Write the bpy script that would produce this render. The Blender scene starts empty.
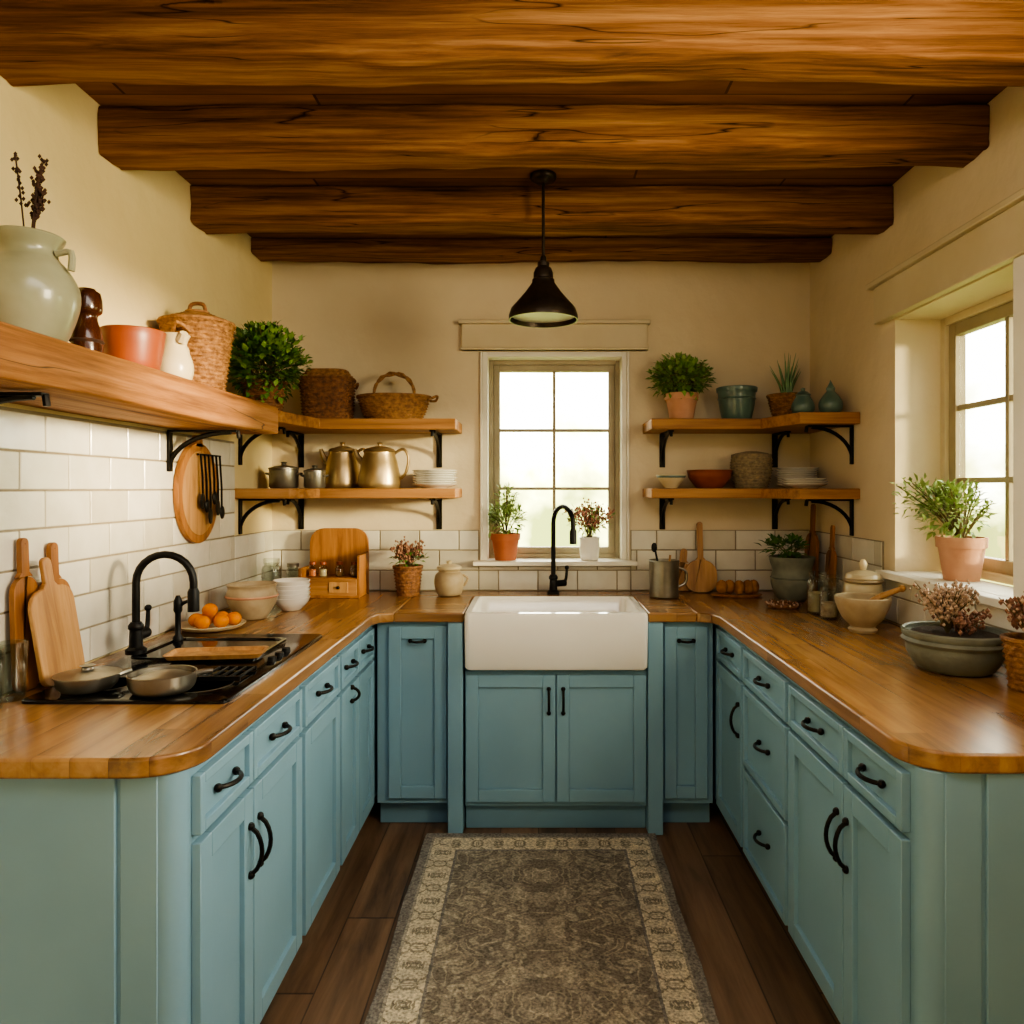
import bpy, bmesh, math, random
from mathutils import Vector, Matrix, noise
R=random.Random(7)
sc=bpy.context.scene
pi=math.pi
# ---------------------------------------------------------------- materials
def lin(h):
    h=h.lstrip('#'); o=[]
    for i in (0,2,4):
        c=int(h[i:i+2],16)/255
        o.append(c/12.92 if c<=.04045 else ((c+.055)/1.055)**2.4)
    return (*o,1)
def newmat(name):
    m=bpy.data.materials.new(name); m.use_nodes=True
    nt=m.node_tree; b=nt.nodes['Principled BSDF']
    return m,nt,b
def nd(nt,t,**k):
    n=nt.nodes.new(t)
    for a,v in k.items(): setattr(n,a,v)
    return n
def mat(name,c1,c2=None,rough=.5,metal=0,scale=8,bump=.0,bscale=None,stretch=(1,1,1),coat=0,spec=None,trans=0):
    m,nt,b=newmat(name); L=nt.links.new
    b.inputs['Roughness'].default_value=rough; b.inputs['Metallic'].default_value=metal
    b.inputs['Coat Weight'].default_value=coat
    if spec is not None: b.inputs['Specular IOR Level'].default_value=spec
    if trans: b.inputs['Transmission Weight'].default_value=trans
    tc=nd(nt,'ShaderNodeTexCoord'); mp=nd(nt,'ShaderNodeMapping'); mp.inputs['Scale'].default_value=stretch
    L(tc.outputs['Object'],mp.inputs[0])
    n=nd(nt,'ShaderNodeTexNoise'); n.inputs['Scale'].default_value=scale; n.inputs['Detail'].default_value=5
    L(mp.outputs[0],n.inputs['Vector'])
    cr=nd(nt,'ShaderNodeValToRGB'); cr.color_ramp.elements[0].position=.3; cr.color_ramp.elements[1].position=.7
    cr.color_ramp.elements[0].color=lin(c1); cr.color_ramp.elements[1].color=lin(c2 or c1)
    L(n.outputs['Fac'],cr.inputs[0]); L(cr.outputs[0],b.inputs['Base Color'])
    if bump:
        n2=nd(nt,'ShaderNodeTexNoise'); n2.inputs['Scale'].default_value=bscale or scale*3; n2.inputs['Detail'].default_value=6
        L(mp.outputs[0],n2.inputs['Vector'])
        bp=nd(nt,'ShaderNodeBump'); bp.inputs['Strength'].default_value=bump; bp.inputs['Distance'].default_value=.01
        L(n2.outputs['Fac'],bp.inputs['Height']); L(bp.outputs[0],b.inputs['Normal'])
    return m
def wood(name,dark,mid,light,axis='X',fine=26,rough=.45,plank=0,plankgap=True,bump=.3,cracks=0,pw_axis=None,coat=0,lowf=.45,dist=1.5,st=.09,spec=.5,fd=.6,bd=.004):
    m,nt,b=newmat(name); L=nt.links.new
    b.inputs['Roughness'].default_value=rough; b.inputs['Coat Weight'].default_value=coat; b.inputs['Coat Roughness'].default_value=.25
    b.inputs['Specular IOR Level'].default_value=spec
    tc=nd(nt,'ShaderNodeTexCoord'); mp=nd(nt,'ShaderNodeMapping')
    s=[1,1,1]; s['XYZ'.index(axis)]=st
    mp.inputs['Scale'].default_value=s
    L(tc.outputs['Object'],mp.inputs[0])
    vec=mp.outputs[0]
    pk=None
    if plank:
        sp=nd(nt,'ShaderNodeSeparateXYZ'); L(tc.outputs['Object'],sp.inputs[0])
        dv=nd(nt,'ShaderNodeMath',operation='DIVIDE'); L(sp.outputs[pw_axis],dv.inputs[0]); dv.inputs[1].default_value=plank
        fl=nd(nt,'ShaderNodeMath',operation='FLOOR'); L(dv.outputs[0],fl.inputs[0])
        wn=nd(nt,'ShaderNodeTexWhiteNoise',noise_dimensions='1D'); L(fl.outputs[0],wn.inputs['W'])
        ln=nd(nt,'ShaderNodeMath',operation='MULTIPLY_ADD'); L(sp.outputs[axis],ln.inputs[0]); ln.inputs[1].default_value=1/(plank*9); L(wn.outputs['Value'],ln.inputs[2])
        fl2=nd(nt,'ShaderNodeMath',operation='FLOOR'); L(ln.outputs[0],fl2.inputs[0])
        cb=nd(nt,'ShaderNodeCombineXYZ'); L(fl.outputs[0],cb.inputs[0]); L(fl2.outputs[0],cb.inputs[1])
        wn2=nd(nt,'ShaderNodeTexWhiteNoise',noise_dimensions='3D'); L(cb.outputs[0],wn2.inputs['Vector'])
        va=nd(nt,'ShaderNodeVectorMath',operation='MULTIPLY_ADD'); L(wn2.outputs['Color'],va.inputs[0]); va.inputs[1].default_value=(3,3,3); L(vec,va.inputs[2])
        vec=va.outputs[0]; pk=(dv,ln,wn2)
    n=nd(nt,'ShaderNodeTexNoise'); n.inputs['Scale'].default_value=fine; n.inputs['Detail'].default_value=8; n.inputs['Roughness'].default_value=.65; n.inputs['Distortion'].default_value=fd
    L(vec,n.inputs['Vector'])
    n2=nd(nt,'ShaderNodeTexNoise'); n2.inputs['Scale'].default_value=fine*.22; n2.inputs['Detail'].default_value=3; n2.inputs['Distortion'].default_value=dist
    L(vec,n2.inputs['Vector'])
    mx=nd(nt,'ShaderNodeMath',operation='MULTIPLY_ADD'); L(n.outputs['Fac'],mx.inputs[0]); mx.inputs[1].default_value=1-lowf
    mm=nd(nt,'ShaderNodeMath',operation='MULTIPLY'); L(n2.outputs['Fac'],mm.inputs[0]); mm.inputs[1].default_value=lowf; L(mm.outputs[0],mx.inputs[2])
    cr=nd(nt,'ShaderNodeValToRGB'); e=cr.color_ramp.elements
    e[0].position=.36; e[0].color=lin(dark); e[1].position=.66; e[1].color=lin(light)
    k=e.new(.5); k.color=lin(mid)
    L(mx.outputs[0],cr.inputs[0]); col=cr.outputs[0]
    if plank:
        hs=nd(nt,'ShaderNodeHueSaturation'); L(col,hs.inputs['Color'])
        mr=nd(nt,'ShaderNodeMapRange'); L(pk[2].outputs['Value'],mr.inputs[0]); mr.inputs[3].default_value=.74 if plank>.08 else .88; mr.inputs[4].default_value=1.2 if plank>.08 else 1.08
        L(mr.outputs[0],hs.inputs['Value']); col=hs.outputs[0]
        if plankgap:
            def gap(src,w):
                fr=nd(nt,'ShaderNodeMath',operation='FRACT'); L(src,fr.inputs[0])
                g=nd(nt,'ShaderNodeMath',operation='GREATER_THAN'); L(fr.outputs[0],g.inputs[0]); g.inputs[1].default_value=w; return g.outputs[0]
            a=gap(pk[0].outputs[0],.03); c=gap(pk[1].outputs[0],.005)
            mlt=nd(nt,'ShaderNodeMath',operation='MULTIPLY'); L(a,mlt.inputs[0]); L(c,mlt.inputs[1])
            mr2=nd(nt,'ShaderNodeMapRange'); L(mlt.outputs[0],mr2.inputs[0]); mr2.inputs[3].default_value=.4 if plank>.08 else .82; mr2.inputs[4].default_value=1
            mc=nd(nt,'ShaderNodeMix',data_type='RGBA',blend_type='MULTIPLY'); mc.inputs[0].default_value=1
            L(col,mc.inputs[6]); L(mr2.outputs[0],mc.inputs[7]); col=mc.outputs[2]
    hsrc=n.outputs['Fac']
    if cracks:
        v=nd(nt,'ShaderNodeTexNoise'); v.inputs['Scale'].default_value=cracks; v.inputs['Detail'].default_value=3
        mp2=nd(nt,'ShaderNodeMapping'); s2=[1,1,1]; s2['XYZ'.index(axis)]=.06; mp2.inputs['Scale'].default_value=s2; L(tc.outputs['Object'],mp2.inputs[0]); L(mp2.outputs[0],v.inputs['Vector'])
        c2=nd(nt,'ShaderNodeValToRGB'); ee=c2.color_ramp.elements; ee[0].position=.493; ee[0].color=(1,1,1,1); ee[1].position=.507; ee[1].color=(1,1,1,1)
        q=ee.new(.5); q.color=(.06,.04,.03,1)
        L(v.outputs['Fac'],c2.inputs[0])
        vm=nd(nt,'ShaderNodeTexNoise'); vm.inputs['Scale'].default_value=3.1; L(tc.outputs['Object'],vm.inputs['Vector'])
        vr=nd(nt,'ShaderNodeMapRange'); L(vm.outputs['Fac'],vr.inputs[0]); vr.inputs[1].default_value=.44; vr.inputs[2].default_value=.54; vr.inputs[4].default_value=.95
        mc=nd(nt,'ShaderNodeMix',data_type='RGBA',blend_type='MULTIPLY'); L(vr.outputs[0],mc.inputs[0])
        L(col,mc.inputs[6]); L(c2.outputs[0],mc.inputs[7]); col=mc.outputs[2]
        vo=nd(nt,'ShaderNodeTexVoronoi'); vo.inputs['Scale'].default_value=2.2
        mp3=nd(nt,'ShaderNodeMapping'); s3=[1,1,1]; s3['XYZ'.index(axis)]=.55; mp3.inputs['Scale'].default_value=s3; L(tc.outputs['Object'],mp3.inputs[0]); L(mp3.outputs[0],vo.inputs['Vector'])
        kr=nd(nt,'ShaderNodeMapRange'); L(vo.outputs['Distance'],kr.inputs[0]); kr.inputs[1].default_value=.02; kr.inputs[2].default_value=.08; kr.inputs[3].default_value=.2; kr.inputs[4].default_value=1
        mk=nd(nt,'ShaderNodeMix',data_type='RGBA',blend_type='MULTIPLY'); mk.inputs[0].default_value=.9; L(col,mk.inputs[6]); L(kr.outputs[0],mk.inputs[7]); col=mk.outputs[2]
    L(col,b.inputs['Base Color'])
    bp=nd(nt,'ShaderNodeBump'); bp.inputs['Strength'].default_value=bump; bp.inputs['Distance'].default_value=bd
    L(hsrc,bp.inputs['Height']); L(bp.outputs[0],b.inputs['Normal'])
    return m
M_={}
M_['plaster']=mat('plaster','#d0c09f','#e0d1b3',rough=.92,scale=1.6,bump=.9,bscale=7)
M_['plasterL']=mat('plaster_warm','#d5c28f','#e3d2a3',rough=.92,scale=1.6,bump=.9,bscale=7)
M_['white']=mat('trim_paint','#e3ddcc','#ece7d8',rough=.5,scale=5)
M_['cream']=mat('cream_paint','#c8ba98','#d3c6a6',rough=.55,scale=5,bump=.1)
M_['sash']=mat('sash_paint','#978b70','#a79b80',rough=.5,scale=8)
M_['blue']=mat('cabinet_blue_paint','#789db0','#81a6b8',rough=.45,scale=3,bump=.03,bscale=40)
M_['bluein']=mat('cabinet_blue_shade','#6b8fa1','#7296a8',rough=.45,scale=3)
M_['black']=mat('black_iron','#15130f','#211e19',rough=.42,metal=.7,scale=30,bump=.1)
M_['bronze']=mat('dark_bronze','#2e261d','#40362b',rough=.36,metal=.7,scale=20,bump=.1)
M_['blackmat']=mat('matte_black','#0a0a0a','#100f0e',rough=.45,scale=20,spec=.25)
M_['glassblack']=mat('black_glass','#060708','#08090b',rough=.1,scale=3,spec=.4)
M_['ceramic']=mat('white_ceramic','#f0ece2','#f5f2ea',rough=.12,scale=3,coat=.4)
M_['floor']=wood('floor_planks','#4f3b2a','#755a43','#907257',axis='Y',fine=22,rough=.42,plank=.16,pw_axis='X',bump=.25)
M_['ceil']=wood('ceiling_planks','#5a3a1f','#80562f','#976d43',axis='X',fine=16,rough=.85,plank=.2,pw_axis='Y',bump=.4,spec=.15)
M_['beam']=wood('beam_wood','#321f10','#77502f','#a37a50',axis='X',fine=42,rough=.9,bump=1.0,cracks=10,lowf=.4,dist=.3,st=.035,spec=.12,fd=.15,bd=.008)
M_['counterY']=wood('butcher_block_side','#6c4a2c','#9a7043','#b58b57',axis='Y',fine=24,rough=.27,plank=.075,pw_axis='X',bump=.08,coat=.25,lowf=.55)
M_['counterX']=wood('butcher_block_back','#6c4a2c','#9a7043','#b58b57',axis='X',fine=24,rough=.27,plank=.075,pw_axis='Y',bump=.08,coat=.25,lowf=.55)
M_['shelfX']=wood('shelf_wood_x','#6d431f','#9f6f3d','#b88856',axis='X',fine=28,rough=.65,bump=.4,lowf=.3,dist=.3,fd=.2,st=.05)
M_['shelfY']=wood('shelf_wood_y','#5c3414','#9b6838','#bf8e5a',axis='Y',fine=34,rough=.65,bump=.8,cracks=9,lowf=.35,dist=.3,st=.04,fd=.15)
M_['board']=wood('board_wood','#6d4220','#96622f','#b07a42',axis='Z',fine=34,rough=.5,bump=.2,lowf=.3,dist=.4)
M_['boardL']=wood('board_light','#8a5f37','#b0824e','#c49965',axis='Z',fine=34,rough=.5,bump=.2,lowf=.3,dist=.4)
M_['wicker']=mat('wicker','#6b4627','#a87b4a',rough=.7,scale=60,bump=.5,bscale=120)
M_['wickerD']=mat('wicker_dark','#54341e','#8c5d36',rough=.7,scale=60,bump=.5,bscale=120)
M_['wickerG']=mat('wicker_grey','#736752','#a39372',rough=.75,scale=60,bump=.5,bscale=120)
M_['terra']=mat('terracotta','#a85b36','#bd7049',rough=.75,scale=9,bump=.15)
M_['terraP']=mat('terracotta_pale','#b48163','#c8997b',rough=.8,scale=12,bump=.2)
M_['terraD']=mat('terracotta_glazed','#7c3a1c','#8f4826',rough=.4,scale=8)
M_['celadon']=mat('celadon_glaze','#8b8b71','#a9a88c',rough=.28,scale=6,coat=.3)
M_['teal']=mat('teal_glaze','#4a625b','#617d72',rough=.3,scale=10,coat=.3)
M_['brownglz']=mat('brown_glaze','#2a1409','#4a2512',rough=.2,scale=8,coat=.4)
M_['stone']=mat('stoneware','#9d8a6b','#b9a887',rough=.5,scale=14,bump=.15)
M_['creamcer']=mat('cream_ceramic','#c8b993','#d7c9a6',rough=.3,scale=8,coat=.2)
M_['greypot']=mat('grey_green_pottery','#61655a','#7e8273',rough=.6,scale=14,bump=.3)
M_['pewter']=mat('pewter','#a58f66','#bda77e',rough=.34,metal=.85,scale=12,bump=.04)
M_['steel']=mat('worn_steel','#837f73','#9c978a',rough=.32,metal=.85,scale=14,bump=.04)
M_['leaf']=mat('leaf_green','#48742a','#85a540',rough=.5,scale=25)
M_['leafD']=mat('leaf_dark_green','#305a20','#5c8730',rough=.5,scale=25)
M_['leafL']=mat('leaf_sage','#6d8c44','#a2b56d',rough=.5,scale=25)
M_['aloe']=mat('aloe_green','#3f6b38','#6d9858',rough=.4,scale=20)
M_['stem']=mat('stem','#4c4a22','#6b5a33',rough=.7,scale=30)
M_['dry']=mat('dried_flower','#6b4334','#a37a63',rough=.8,scale=40)
M_['dryP']=mat('dried_flower_pale','#9c806a','#cdb59d',rough=.8,scale=40)
M_['pink']=mat('pink_flower','#a5685a','#cf9a86',rough=.7,scale=40)
M_['drk']=mat('dark_seed_head','#2c1a10','#4d3020',rough=.8,scale=40)
M_['soil']=mat('soil','#21160d','#3a2817',rough=.95,scale=60,bump=.5)
M_['orange']=mat('orange_fruit','#cc6e00','#de8a04',rough=.6,scale=20,bump=.1,bscale=200,spec=.2)
M_['bread']=mat('bread_crust','#7a4a1f','#b5803f',rough=.75,scale=25,bump=.3)
M_['tileA']=mat('tile_glaze_a','#cfcaba','#dad6c8',rough=.2,scale=9,bump=.25,bscale=14)
M_['tileB']=mat('tile_glaze_b','#d7d2c3','#e2ded1',rough=.18,scale=9,bump=.25,bscale=14)
M_['tileC']=mat('tile_glaze_c','#c3bdab','#cfc9b8',rough=.22,scale=9,bump=.25,bscale=14)
M_['grout']=mat('grout','#897e68','#958a74',rough=.95,scale=40)
M_['bulb']=mat('lamp_inner_enamel','#d9d4c2','#e2ddcd',rough=.4,scale=5)
def glassmat():
    m,nt,b=newmat('clear_glass'); L=nt.links.new
    tr=nd(nt,'ShaderNodeBsdfTransparent'); tr.inputs[0].default_value=(.9,.93,.9,1)
    gl=nd(nt,'ShaderNodeBsdfGlossy'); gl.inputs['Roughness'].default_value=.03
    fr=nd(nt,'ShaderNodeLayerWeight'); fr.inputs[0].default_value=.35
    ml=nd(nt,'ShaderNodeMath',operation='MULTIPLY'); L(fr.outputs['Facing'],ml.inputs[0]); ml.inputs[1].default_value=.7
    mx=nd(nt,'ShaderNodeMixShader'); L(ml.outputs[0],mx.inputs[0]); L(tr.outputs[0],mx.inputs[1]); L(gl.outputs[0],mx.inputs[2])
    L(mx.outputs[0],nt.nodes['Material Output'].inputs[0]); return m
M_['glass']=glassmat()

# ---------------------------------------------------------------- builder
def cat(pts,n=4):
    out=[]; P=[Vector(p) for p in pts]
    for i in range(len(P)-1):
        a=P[max(i-1,0)];b=P[i];c=P[i+1];d=P[min(i+2,len(P)-1)]
        for k in range(n):
            t=k/n
            out.append(.5*((2*b)+(c-a)*t+(2*a-5*b+4*c-d)*t*t+(3*b-a-3*c+d)*t**3))
    out.append(P[-1]); return out
class B:
    def __init__(s): s.bm=bmesh.new(); s.mats=[]
    def mi(s,m):
        m=M_[m]
        if m not in s.mats: s.mats.append(m)
        return s.mats.index(m)
    def face(s,vs,i):
        try:
            f=s.bm.faces.new(vs); f.material_index=i; f.smooth=True; return f
        except ValueError: return None
    def box(s,x0,x1,y0,y1,z0,z1,m,M=None):
        i=s.mi(m); v=[]
        for x in (x0,x1):
            for y in (y0,y1):
                for z in (z0,z1):
                    p=Vector((x,y,z)); 
                    if M: p=M@p
                    v.append(s.bm.verts.new(p))
        for q in ((0,1,3,2),(4,6,7,5),(0,4,5,1),(2,3,7,6),(0,2,6,4),(1,5,7,3)): s.face([v[k] for k in q],i)
    def rings(s,R,m,cap0=True,cap1=True,loop=False):
        i=s.mi(m); V=[[s.bm.verts.new(p) for p in r] for r in R]
        n=len(V[0])
        for a in range(len(V)-1+(1 if loop else 0)):
            A=V[a];Bq=V[(a+1)%len(V)]
            for k in range(n): s.face([A[k],A[(k+1)%n],Bq[(k+1)%n],Bq[k]],i)
        if not loop:
            if cap0: s.face(list(reversed(V[0])),i)
            if cap1: s.face(V[-1],i)
    def lathe(s,prof,m,c=(0,0,0),seg=36,sm=0,sx=1,sy=1,rot=None):
        if sm: prof=[(p[0],p[1]) for p in cat([(a,b,0) for a,b in prof],sm)]
        R=[]
        for r,z in prof:
            r=max(r,.0004); ring=[]
            for k in range(seg):
                a=2*pi*k/seg; p=Vector((r*math.cos(a)*sx,r*math.sin(a)*sy,z))
                if rot: p=rot@p
                ring.append(p+Vector(c))
            R.append(ring)
        s.rings(R,m)
    def vessel(s,outer,m,t=.006,c=(0,0,0),sm=3,seg=36,fill=None,sx=1,sy=1):
        o=[(p[0],p[1]) for p in cat([(a,b,0) for a,b in outer],sm)] if sm else list(outer)
        inner=[(max(r-t,.001),z) for r,z in o if z>o[0][1]+t]
        inner=list(reversed(inner))
        zb=o[0][1]+t
        prof=[(0,o[0][1])]+o+[(o[-1][0]-t*.5,o[-1][1]+t*.4)]+inner+[(max(inner[-1][0]*.9,.001),zb),(0,zb)]
        s.lathe(prof,m,c,seg,sx=sx,sy=sy)
        if fill:
            zt=o[-1][1]-.012
            rr=max(r for r,z in o[-3:])-t*1.3
            s.lathe([(0,zt-.004),(rr*.96,zt-.004),(rr*.9,zt+.004),(0,zt+.006)],fill,c,seg,sx=sx,sy=sy)
    def tube(s,pts,r,m,seg=8,sm=0,flat=1):
        P=cat(pts,sm) if sm else [Vector(p) for p in pts]
        n=len(P); rr=r if isinstance(r,(list,tuple)) else None
        R=[]; up=None
        for k in range(n):
            d=(P[min(k+1,n-1)]-P[max(k-1,0)]).normalized()
            if up is None: up=Vector((0,0,1)) if abs(d.z)<.9 else Vector((1,0,0))
            a=d.cross(up).normalized(); b=a.cross(d).normalized(); up=b
            q=(rr[0]+(rr[-1]-rr[0])*k/(n-1) if len(rr)==2 else rr[min(int(k*len(rr)/n),len(rr)-1)]) if rr else r
            R.append([P[k]+a*q*math.cos(2*pi*j/seg+pi/4)+b*q*flat*math.sin(2*pi*j/seg+pi/4) for j in range(seg)])
        s.rings(R,m)
    def ell(s,c,r,m,seg=12,rg=8,jit=0):
        if not isinstance(r,(tuple,list)): r=(r,r,r)
        R=[]
        for k in range(1,rg):
            a=pi*k/rg
            R.append([Vector(c)+Vector((r[0]*math.sin(a)*math.cos(2*pi*j/seg),r[1]*math.sin(a)*math.sin(2*pi*j/seg),-r[2]*math.cos(a)))*(1+(R_.uniform(-jit,jit) if jit else 0)) for j in range(seg)])
        s.rings(R,m)
    def bead(s,c,r,m):
        i=s.mi(m); c=Vector(c)
        v=[s.bm.verts.new(c+Vector(d)*r) for d in ((1,0,0),(0,1,0),(-1,0,0),(0,-1,0),(0,0,1.2),(0,0,-1.2))]
        for k in range(4):
            s.face([v[k],v[(k+1)%4],v[4]],i); s.face([v[(k+1)%4],v[k],v[5]],i)
    def leaf(s,p,d,l,w,m):
        i=s.mi(m); d=d.normalized(); side=d.cross(Vector((R_.uniform(-.4,.4),R_.uniform(-.4,.4),1))).normalized(); n=side.cross(d)
        a=s.bm.verts.new(p); b1=s.bm.verts.new(p+d*l*.45+side*w*.5+n*l*.08); b2=s.bm.verts.new(p+d*l*.45-side*w*.5+n*l*.08)
        m1=s.bm.verts.new(p+d*l*.5); t=s.bm.verts.new(p+d*l-n*l*.12)
        s.face([a,b1,m1],i); s.face([a,m1,b2],i); s.face([b1,t,m1],i); s.face([m1,t,b2],i)
    def poly(s,pts,z0,z1,m,M=None):
        i=s.mi(m)
        def T(x,y,z):
            p=Vector((x,y,z)); return M@p if M else p
        a=[s.bm.verts.new(T(x,y,z0)) for x,y in pts]; b=[s.bm.verts.new(T(x,y,z1)) for x,y in pts]; n=len(pts)
        s.face(list(reversed(a)),i); s.face(b,i)
        for k in range(n): s.face([a[k],a[(k+1)%n],b[(k+1)%n],b[k]],i)
    def foliage(s,base,c,rad,n,ls,m,stems=12,wr=.5,sr=.0022,up=.5):
        c=Vector(c); base=Vector(base)
        for k in range(n):
            d=Vector((R_.gauss(0,1),R_.gauss(0,1),R_.gauss(0,1))).normalized()
            f=R_.uniform(.25,1)**.5
            lump=1+.3*noise.noise(d*2.3+base*5)
            p=c+Vector((d.x*rad[0],d.y*rad[1],d.z*rad[2]))*f*lump
            dd=d+Vector((R_.uniform(-.6,.6),R_.uniform(-.6,.6),R_.uniform(-.3,.5)+up*.5))
            z=ls*R_.uniform(.6,1.25); s.leaf(p,dd,z,z*wr,m)
        for k in range(stems):
            d=Vector((R_.gauss(0,1),R_.gauss(0,1),abs(R_.gauss(0,1)))).normalized()
            p=c+Vector((d.x*rad[0],d.y*rad[1],d.z*rad[2]))*R_.uniform(.9,1.25)
            mid=(base+p)/2+Vector((0,0,.02)); pts=cat([base,mid,p],4); s.tube(pts,sr,'stem',seg=4)
            for q in pts[-5:]:
                for sg in (-1,1):
                    z=ls*R_.uniform(.6,1); s.leaf(q,Vector((sg*R_.uniform(.3,1),R_.uniform(-1,1),R_.uniform(.1,.8))),z,z*wr,m)
    def sprigs(s,base,h,spread,n,m,bs=.006,nb=14,stem='stem',lean=(0,0)):
        base=Vector(base)
        for k in range(n):
            a=R_.uniform(0,2*pi); q=R_.uniform(.15,1)*spread; hh=h*R_.uniform(.65,1)
            tip=base+Vector((q*math.cos(a)+lean[0],q*math.sin(a)+lean[1],hh)); mid=base+Vector((q*.35*math.cos(a),q*.35*math.sin(a),hh*.5))
            pts=cat([base,mid,tip],4); s.tube(pts,.0013,stem,seg=4)
            for j in range(nb):
                t=R_.uniform(.55,1); p=pts[int(t*(len(pts)-1))]
                s.bead(p+Vector((R_.gauss(0,1),R_.gauss(0,1),R_.gauss(0,1)))*bs*1.8,bs*R_.uniform(.6,1.3),m)
    def weave(s,rf,h,m,c=(0,0,0),rows=14,N=14,bul=.004,sx=1,sy=1,sq=0,seg=None):
        seg=seg or N*4; R=[]
        def pt(r,a,z):
            cx,cy=math.cos(a),math.sin(a)
            if sq:
                e=1-sq*.6; cx=math.copysign(abs(cx)**e,cx); cy=math.copysign(abs(cy)**e,cy)
            return Vector(c)+Vector((r*cx*sx,r*cy*sy,z))
        for k in range(rows):
            for q in (0.02,.5,.98):
                z=h*(k+q)/rows; r=rf(z/h)
                R.append([pt(r+(bul*(.8+.9*math.sin(N*2*pi*j/seg+(k%2)*pi)) if q==.5 else -bul*.3),2*pi*j/seg,z) for j in range(seg)])
        for z in (h,.02 if h>.05 else 0):
            R.append([pt(rf(z/h)-bul*2.2,2*pi*j/seg,z) for j in range(seg)])
        s.rings(R,m)
        s.tube([pt(rf(1),2*pi*j/48,h+.002*math.sin(pi*j)) for j in range(49)],bul*1.7,m,seg=6)
    def finish(s,name,loc=(0,0,0),rot=(0,0,0),bevel=0,seg=2,clamp=False,sharp=40,recalc=True):
        if recalc: bmesh.ops.recalc_face_normals(s.bm,faces=s.bm.faces)
        if clamp:
            for v in s.bm.verts:
                v.co.x=max(-1.335-loc[0],min(1.345-loc[0] if clamp!='win' else 1.55-loc[0],v.co.x)); v.co.y=min(v.co.y,(3.712 if clamp!='bw' else 3.815)-loc[1])
                if clamp=='win': v.co.y=min(v.co.y,2.83-loc[1])
                if clamp=='bw': v.co.x=max(-.25-loc[0],min(.42-loc[0],v.co.x))
        me=bpy.data.meshes.new(name); s.bm.to_mesh(me); s.bm.free()
        for m in s.mats: me.materials.append(m)
        me.set_sharp_from_angle(angle=math.radians(sharp))
        o=bpy.data.objects.new(name,me); sc.collection.objects.link(o); o.location=loc; o.rotation_euler=rot
        if bevel:
            bv=o.modifiers.new('bevel','BEVEL'); bv.width=bevel; bv.segments=seg; bv.limit_method='ANGLE'; bv.angle_limit=math.radians(50)
        return o
R_=R
def rrect(hx,hy,r,z,n=6,cx=0,cy=0):
    q=[]
    for (px,py,a0) in ((hx-r,hy-r,0),(-hx+r,hy-r,pi/2),(-hx+r,-hy+r,pi),(hx-r,-hy+r,3*pi/2)):
        for k in range(n+1):
            a=a0+pi/2*k/n; q.append(Vector((cx+px+r*math.cos(a),cy+py+r*math.sin(a),z)))
    return q

# ---------------------------------------------------------------- room
XL,XR,YB,ZC=-1.35,1.38,3.73,2.62
Y0=-1.6
b=B(); b.box(-1.6,1.63,Y0,3.98,-.1,0,'floor'); b.finish('floor')
b=B(); b.box(-1.6,1.63,Y0,3.98,ZC,ZC+.12,'ceil'); b.finish('ceiling')
b=B(); b.box(-1.6,XL,Y0,3.98,0,ZC,'plasterL'); b.finish('wall_left')
WX0,WX1,WZ0,WZ1=-.28,.45,1.075,2.13
b=B(); b.box(XL,WX0,YB,3.98,0,ZC,'plaster'); b.box(WX1,XR,YB,3.98,0,ZC,'plaster'); b.box(WX0,WX1,YB,3.98,0,WZ0-.025,'plaster'); b.box(WX0,WX1,YB,3.98,WZ1,ZC,'plaster'); b.finish('wall_back')
RY0,RY1,RZ0,RZ1=2.1,2.84,1.12,2.09
SY0,SY1,SZ0,SZ1=.55,1.35,1.6,2.45
b=B(); b.box(XR,1.63,RY1,3.98,0,ZC,'plaster'); b.box(XR,1.63,RY0,RY1,0,RZ0-.03,'plaster'); b.box(XR,1.63,RY0,RY1,RZ1,ZC,'plaster')
b.box(XR,1.63,SY1,RY0,0,ZC,'plaster'); b.box(XR,1.63,SY0,SY1,0,SZ0,'plaster'); b.box(XR,1.63,SY0,SY1,SZ1,ZC,'plaster'); b.box(XR,1.63,Y0,SY0,0,ZC,'plaster'); b.finish('wall_right')
def beam(yc,d,z0,z1,seed):
    b=B(); R=[]; n=140; hx=(XR-XL)/2-.002; cx=(XR+XL)/2; h=(z1-z0)/2; zc=(z0+z1)/2
    for i in range(n+1):
        x=-hx+2*hx*i/n; ring=[]
        for k in range(44):
            a=2*pi*k/44; c,s=math.cos(a),math.sin(a)
            e=.26
            y=math.copysign(abs(c)**e,c)*d/2; z=math.copysign(abs(s)**e,s)*h
            nn=noise.noise(Vector((x*1.1+seed*7,y*4,z*5)))*.016+noise.noise(Vector((x*4+seed*3,y*25,z*34)))*.010
            y+=nn*(1 if c>0 else -1)
            if s<0.3: z+=noise.noise(Vector((x*1.2+seed*5,y*3,3)))*.02+noise.noise(Vector((x*6+seed,y*34,3)))*.008
            z=min(z,h)
            ring.append((x,y,z))
        R.append(ring)
    b.rings(R,'beam'); b.finish('ceiling_beam',loc=(cx,yc,zc),sharp=60)
for i,(yc,d,z0) in enumerate(((3.525,.15,2.54),(2.925,.15,2.47),(2.32,.15,2.47),(1.815,.16,2.465),(1.2,.16,2.465),(.5,.16,2.465))): beam(yc,d,z0,ZC-.001,i+1)

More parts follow.
